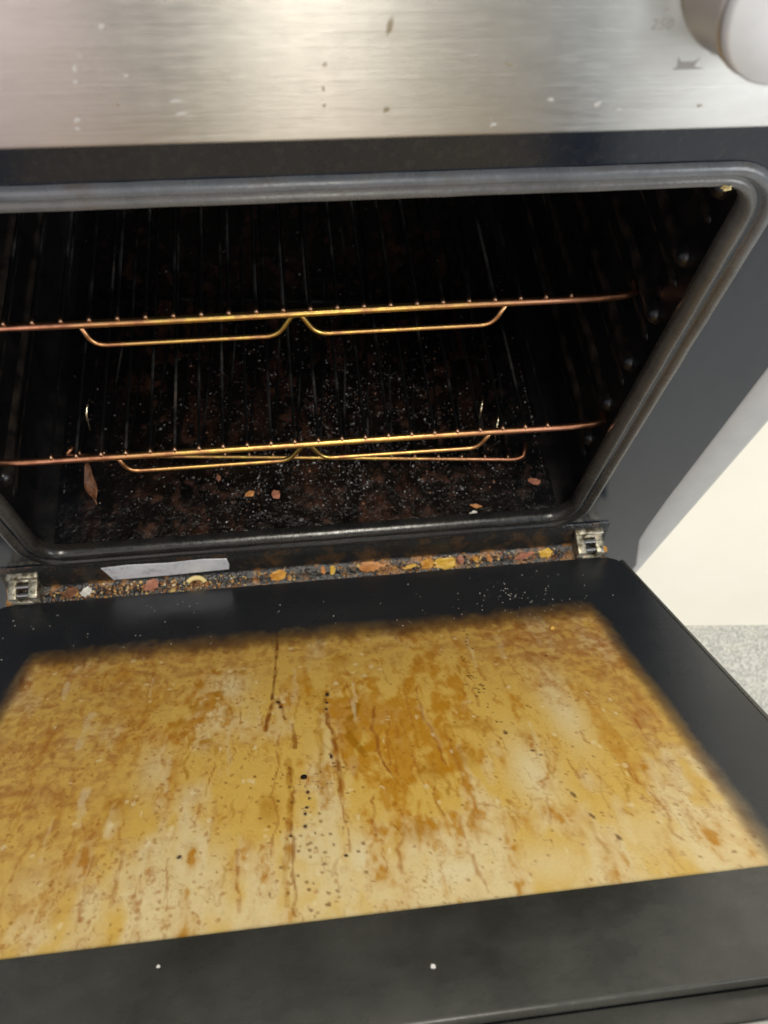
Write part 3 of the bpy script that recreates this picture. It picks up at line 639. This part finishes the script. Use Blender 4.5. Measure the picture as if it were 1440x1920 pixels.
# crooked loose grid on the cavity floor
e = empty('wire_grid', (-.0085, .0700, .0300)); e.rotation_euler = (0, 0, math.radians(-5.1)); tag(e, 'yellowish loose wire grid lying crooked on the cavity floor under the racks', 'grid')
V, F = tube_mesh(fillet([(-.172, .006, .003), (-.178, 0, 0), (.172, 0, 0), (.179, .001, .002), (.1815, .012, .006)], .006, 6), .0017, 12); o = obj('front_bar', V, F, gold_m, e)
V, F = tube_mesh([(-.178, .16, 0), (.178, .16, 0)], .0017, 10); obj('rear_bar', V, F, wire_m, e)
gw = wire_mesh(.16, .0009, .0013)
for k in range(19): lnk('wire', gw, e, (-.1665 + k * .0185, 0, 0))
for x, y0, h in ((.158, .024, .018), (.146, .038, .020), (-.163, .030, .018)):
    V, F = tube_mesh(fillet([(x, y0 - .006, 0), (x, y0, h * .8), (x + .002, y0 + .010, h), (x + .003, y0 + .016, 0)], .006, 6), .0011, 8); obj('upright_loop', V, F, mat('bright_wire', (.75, .66, .45), .2, 1.0) if 'bright_wire' not in bpy.data.materials else bpy.data.materials['bright_wire'], e)

# ================================================================ FOOD BITS
def bit(name, x, y, z, size, m, label, cat='crumb', rz=0, seed=1, amt=.35, freq=1.6, sub=3):
    bm = bmesh.new(); lump(bm, (0, 0, 0), size, seed, sub, amt, freq, True); lo = min(v.co.z for v in bm.verts)
    bmesh.ops.translate(bm, verts=bm.verts, vec=(0, 0, -lo * .8))
    o = objbm(name, bm, m, None); autosmooth(o, 28); o.location = (x, y, z); o.rotation_euler = (0, 0, rz); return tag(o, label, cat)
SZ = -.0060
# curved macaroni
V, F = tube_mesh([(.0068 * math.cos(a), .0050 * math.sin(a), .0016 + .001 * math.sin(a)) for a in np.linspace(.25, 2.75, 14)], .0019, 10)
o = obj('macaroni', V, F, f_pasta, None); o.location = (-.0915, -.0165, SZ + .0012); tag(o, 'pale yellow curved macaroni piece among brown crumbs on the sill ledge', 'pasta')
bit('cheese_chunk', .1015, -0.0147, SZ, (.0082, .0046, .0026), f_yellow, 'largest flat orange-yellow cheese piece on the sill ledge', 'cheese', .05, 2, 0.20)
bit('cheese_chunk', -.0295, -0.0137, SZ, (.0056, .0040, .0024), f_cheese, 'square orange burnt cheese chunk at the middle left of the sill ledge', 'cheese', .2, 5, 0.24)
bit('cheese_chunk', .0870, -0.0144, SZ, (.0044, .0040, .0028), f_cheese, 'lumpy amber cheese chunk touching the largest yellow piece', 'cheese', .4, 9, 0.26)
bit('cheese_strip', .0735, -0.0150, SZ, (.0052, .0016, .0016), f_yellow, 'thin bright yellow strip left of the lumpy amber cheese chunk', 'cheese', .25, 12, 0.20)
bit('cheese_crumb', .0050, -0.0122, SZ, (.0016, .0034, .0014), f_orange, 'narrow tan crumb left of the small bright yellow cheese crumb', 'cheese', .1, 15, 0.24)
bit('cheese_crumb', .0125, -0.0122, SZ, (.0020, .0036, .0018), f_yellow, 'small upright bright yellow crumb near the middle of the sill ledge', 'cheese', -.1, 17, 0.24)
bit('cheese_crumb', .1262, -0.0122, SZ, (.0024, .0026, .0014), f_cheese, 'small orange crumb just right of the largest yellow cheese piece', 'cheese', 0, 21, 0.26)
bit('reddish_crumb', .1370, -0.0132, SZ, (.0018, .0034, .0016), f_orange, 'upright reddish-orange crumb standing alone on the right of the ledge', 'crumb', .1, 24, 0.24)
bit('pink_crumb', .1140, -0.0127, SZ, (.0026, .0030, .0016), f_red, 'pinkish brown crumb against the right end of the largest yellow piece', 'crumb', .4, 27, 0.26)
bit('crust_strip', .1655, -0.0137, SZ, (.0082, .0022, .0018), f_red, 'long dark red crust strip on the ledge toward the right hinge', 'crust', .25, 31, 0.26, 2.4)
bit('crust_clump', .1830, -0.0132, SZ, (.0050, .0034, .0024), f_yellow, 'golden crust clump beside the right hinge', 'crust', .1, 34, 0.26, 2.6)
bit('crust_clump', .0420, -0.0127, SZ, (.0085, .0040, .0022), f_orange, 'ragged tan crust heap right of the small yellow crumb', 'crust', .1, 37, 0.26, 2.8)
bit('crust_clump', -.1850, -0.0142, SZ, (.0050, .0040, .0024), f_brown, 'rusty brown crust clump touching the left hinge', 'crust', .1, 41, 0.26, 2.6)
bit('pale_crumb', -.1735, -0.0147, SZ, (.0042, .0034, .0022), f_white, 'pale cream crumb right of the left hinge', 'crumb', .5, 44, 0.26, 2.2)
bit('crust_clump', -.1250, -0.0132, SZ, (.0052, .0042, .0024), f_red, 'dark reddish crust clump on the ledge left of the macaroni', 'crust', .5, 47, 0.26, 2.6)
bit('amber_crumb', .2290, -.0165, .000, (.0018, .0022, .0026), f_cheese, 'amber crumb stuck to the outer side of the right hinge', 'crumb', 0, 51, 0.24)
bit('orange_chip', -.0470, .0440, .0232, (0.0032, 0.0023, 0.0013), f_orange, 'bright orange chip on the burnt cavity floor', 'crumb', .3, 54, 0.26)
bit('red_crumb', -.0700, .0600, .0232, (0.0016, 0.0025, 0.0013), f_red, 'small rusty crumb behind the bright orange chip on the cavity floor', 'crumb', .1, 57, 0.26)
bit('brown_crumb', -.0265, .0420, .0232, (0.0030, 0.0037, 0.0015), f_red, 'dull brown lump right of the orange chip on the cavity floor', 'crumb', .1, 61, 0.26)
bit('red_crumb', .1270, .0190, .0232, (0.0037, 0.0016, 0.0013), f_orange, 'flat reddish-orange crumb behind the white flake', 'crumb', -.3, 64, 0.26)
bit('red_crumb', .1770, .0370, .0232, (0.0045, 0.0025, 0.0013), f_red, 'scattered-looking rusty patch at the right rear end of the grid', 'crumb', -.4, 67, 0.26, 2.5)
bit('white_flake', .1225, .0105, .0245, (0.0040, 0.0026, 0.0032), f_white, 'whitish crumpled flake at the front edge of the cavity floor', 'flake', .4, 71, 0.26, 2.2)
bit('white_crumb', .0325, .0, 0, (.0010, .0010, .0008), f_white, 'round white crumb on the dark front rail of the door', 'crumb', 0, 74, 0.16)
o = bpy.context.scene.objects['white_crumb']; o.location = dpt(.0325, .3312, .0015)
bit('white_speck', 0, 0, 0, (.0007, .0007, .0005), f_white, 'tiny white speck on the door rail left of the round crumb', 'crumb', 0, 77, 0.16)
bpy.context.scene.objects['white_speck'].location = dpt(-.0705, .3168, .0015)
bit('yellow_blob', .1795, -.0022, .3372, (.0020, .0012, .0012), f_pasta, 'small yellow food blob stuck under the top right of the gasket', 'crumb', 0, 81, 0.24)
bit('yellow_crumb', .1480, 0, 0, (.0012, .0012, .0008), f_yellow, 'small yellow crumb on the upper right corner of the stained glass', 'crumb', 0, 84, 0.24)
bpy.context.scene.objects['yellow_crumb'].location = dpt(.1530, .100, .0002)
# curled brown flake standing at the left
V = []; F = []
for i in range(13):
    q = i / 12; wd_ = .0060 * math.sin(math.pi * min(1, q * 1.05 + .02)) ** .7 * (1 - .55 * q)
    for j in range(5):
        s_ = (j - 2) / 2; V.append((.006 * q * q + wd_ * s_ * (1 + .35 * math.sin(7 * q + 3 * s_)), -.030 * q, .004 + .010 * (1 - q) ** 2 + .0026 * s_ * s_ + .0012 * math.sin(9 * q + 2.1 * j)))
F = [(i * 5 + j, i * 5 + j + 1, (i + 1) * 5 + j + 1, (i + 1) * 5 + j) for i in range(12) for j in range(4)]
o = obj('curled_flake', V, F, f_brown, None); o.location = (-.1660, .0720, .0228); md = o.modifiers.new('thick', 'SOLIDIFY'); md.thickness = .0006
tag(o, 'curled brown peeling flake on the left of the cavity floor', 'flake')

# uncountable crumbs
ICO = bmesh.new(); bmesh.ops.create_icosphere(ICO, subdivisions=1, radius=1.0)
IV = np.array([v.co[:] for v in ICO.verts]); ICO.faces.ensure_lookup_table(); IF = np.array([[v.index for v in fc.verts] for fc in ICO.faces]); ICO.free()
def crumbs(name, P, Sz, colr, m, label, cat, stretch=1.0):
    g = np.random.default_rng(len(P)); n = len(P)
    jit = 1 + g.normal(0, .28, (n, len(IV), 1)); ang = g.uniform(0, 6.28, n) if stretch == 1.0 else g.normal(.9, .5, n); sc = Sz[:, None] * np.stack([stretch * g.uniform(.6, 1.7, n), g.uniform(.6, 1.3, n), g.uniform(.35, .8, n)], 1)
    L = IV[None] * jit * sc[:, None]; c, s = np.cos(ang)[:, None], np.sin(ang)[:, None]
    W = np.stack([L[..., 0] * c - L[..., 1] * s, L[..., 0] * s + L[..., 1] * c, L[..., 2]], -1) + P[:, None]
    Fc = (IF[None] + (np.arange(n) * len(IV))[:, None, None]).reshape(-1, 3)
    me = bpy.data.meshes.new(name); me.vertices.add(n * len(IV)); me.vertices.foreach_set('co', W.astype(np.float32).ravel())
    me.loops.add(Fc.size); me.loops.foreach_set('vertex_index', Fc.astype(np.int32).ravel()); me.polygons.add(len(Fc)); me.polygons.foreach_set('loop_start', np.arange(0, Fc.size, 3, dtype=np.int32)); me.update(calc_edges=True)
    ca = me.color_attributes.new('tint', 'FLOAT_COLOR', 'POINT'); cc = np.repeat(np.concatenate([colr, np.ones((n, 1))], 1), len(IV), 0); ca.data.foreach_set('color', cc.astype(np.float32).ravel())
    o = objm(name, me, m, None, smooth=False); o['kind'] = 'stuff'; tag(o, label, cat); return o
g = np.random.default_rng(77); n = 1300
fx = np.clip(g.normal(.02, .095, n), -.187, .187); fy = np.abs(g.gamma(2.0, .045, n)) + .008; fy = np.where(fy > .33, g.uniform(.01, .2, n), fy)
pal = np.array([(.010, .008, .007), (.016, .011, .008), (.05, .028, .018), (.13, .06, .035), (.10, .095, .09), (.22, .10, .05)])
ci = g.choice(6, n, p=[.36, .30, .17, .08, .06, .03])
crumbs('burnt_crumbs', np.stack([fx, fy, np.full(n, .0229)], 1), np.clip(g.lognormal(-7.25, .45, n), .0003, .0020), pal[ci], crumb_m, 'fine black and brown burnt crumbs scattered over the cavity floor', 'crumbs')
n = 3600
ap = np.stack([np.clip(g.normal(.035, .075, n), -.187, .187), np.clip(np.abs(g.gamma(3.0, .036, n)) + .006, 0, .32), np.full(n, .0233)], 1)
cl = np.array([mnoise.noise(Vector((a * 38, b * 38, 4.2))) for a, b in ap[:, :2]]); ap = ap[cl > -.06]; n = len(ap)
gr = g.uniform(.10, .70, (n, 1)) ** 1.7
crumbs('glint_specks', ap, np.clip(g.lognormal(-8.25, .5, n), .00014, .0007), gr * np.array([(1.0, .97, .94)]), crumb_m, 'pale grey specks standing in for glints over the cavity floor', 'glints', 1.5)  # light grey specks painted in place of glints on the greasy floor
n = 900
dp = np.stack([np.clip(g.normal(.04, .085, n), -.187, .187), np.clip(np.abs(g.gamma(2.6, .038, n)) + .006, 0, .3), np.full(n, .0231)], 1)
crumbs('grease_droplets', dp, np.clip(g.lognormal(-7.1, .4, n), .0004, .0018), np.tile(np.array([(.012, .009, .008)]), (n, 1)), drop_m, 'shiny black beads of burnt grease spattered over the cavity floor', 'grease')
n = 950
tx = np.concatenate([g.normal(-.175, .015, 170), g.normal(-.115, .03, 330), g.uniform(-.06, .20, 270), g.normal(.1, .03, 180)]); ty = np.clip(g.normal(-.0150, .0035, n), -.0205, -.0085)
pal2 = np.array([(.32, .13, .045), (.50, .27, .08), (.62, .42, .14), (.12, .055, .025), (.03, .02, .015), (.66, .56, .36)])
left = tx < -.05
ci = np.where(left, g.choice(6, n, p=[.30, .22, .12, .18, .10, .08]), g.choice(6, n, p=[.16, .20, .12, .18, .30, .04]))
crumbs('ledge_crumbs', np.stack([tx, ty, np.full(n, SZ + .0004)], 1), np.clip(g.lognormal(-7.25, .5, n), .0003, .0020), pal2[ci], crumb_m, 'fine golden and rusty crumbs strewn along the sill ledge', 'crumbs')
n = 130
dx = np.concatenate([g.uniform(-.22, .22, 70), g.normal(.14, .03, 60)]); dv = np.concatenate([g.uniform(.015, .085, 70), np.clip(g.normal(.055, .02, 60), .01, .1)])
PP = np.stack([dx, D0.y + dv * DV.y + .0002 * DN.y, dv * DV.z + .0002 * DN.z], 1)
crumbs('border_dust', PP, np.clip(g.lognormal(-8.0, .4, n), .0002, .0006), np.tile(np.array([(.35, .32, .28)]), (n, 1)), crumb_m, 'tiny pale crumbs dusted over the black glass border by the hinges', 'crumbs')
for o in bpy.data.objects:
    if '_abs' in o: del o['_abs']
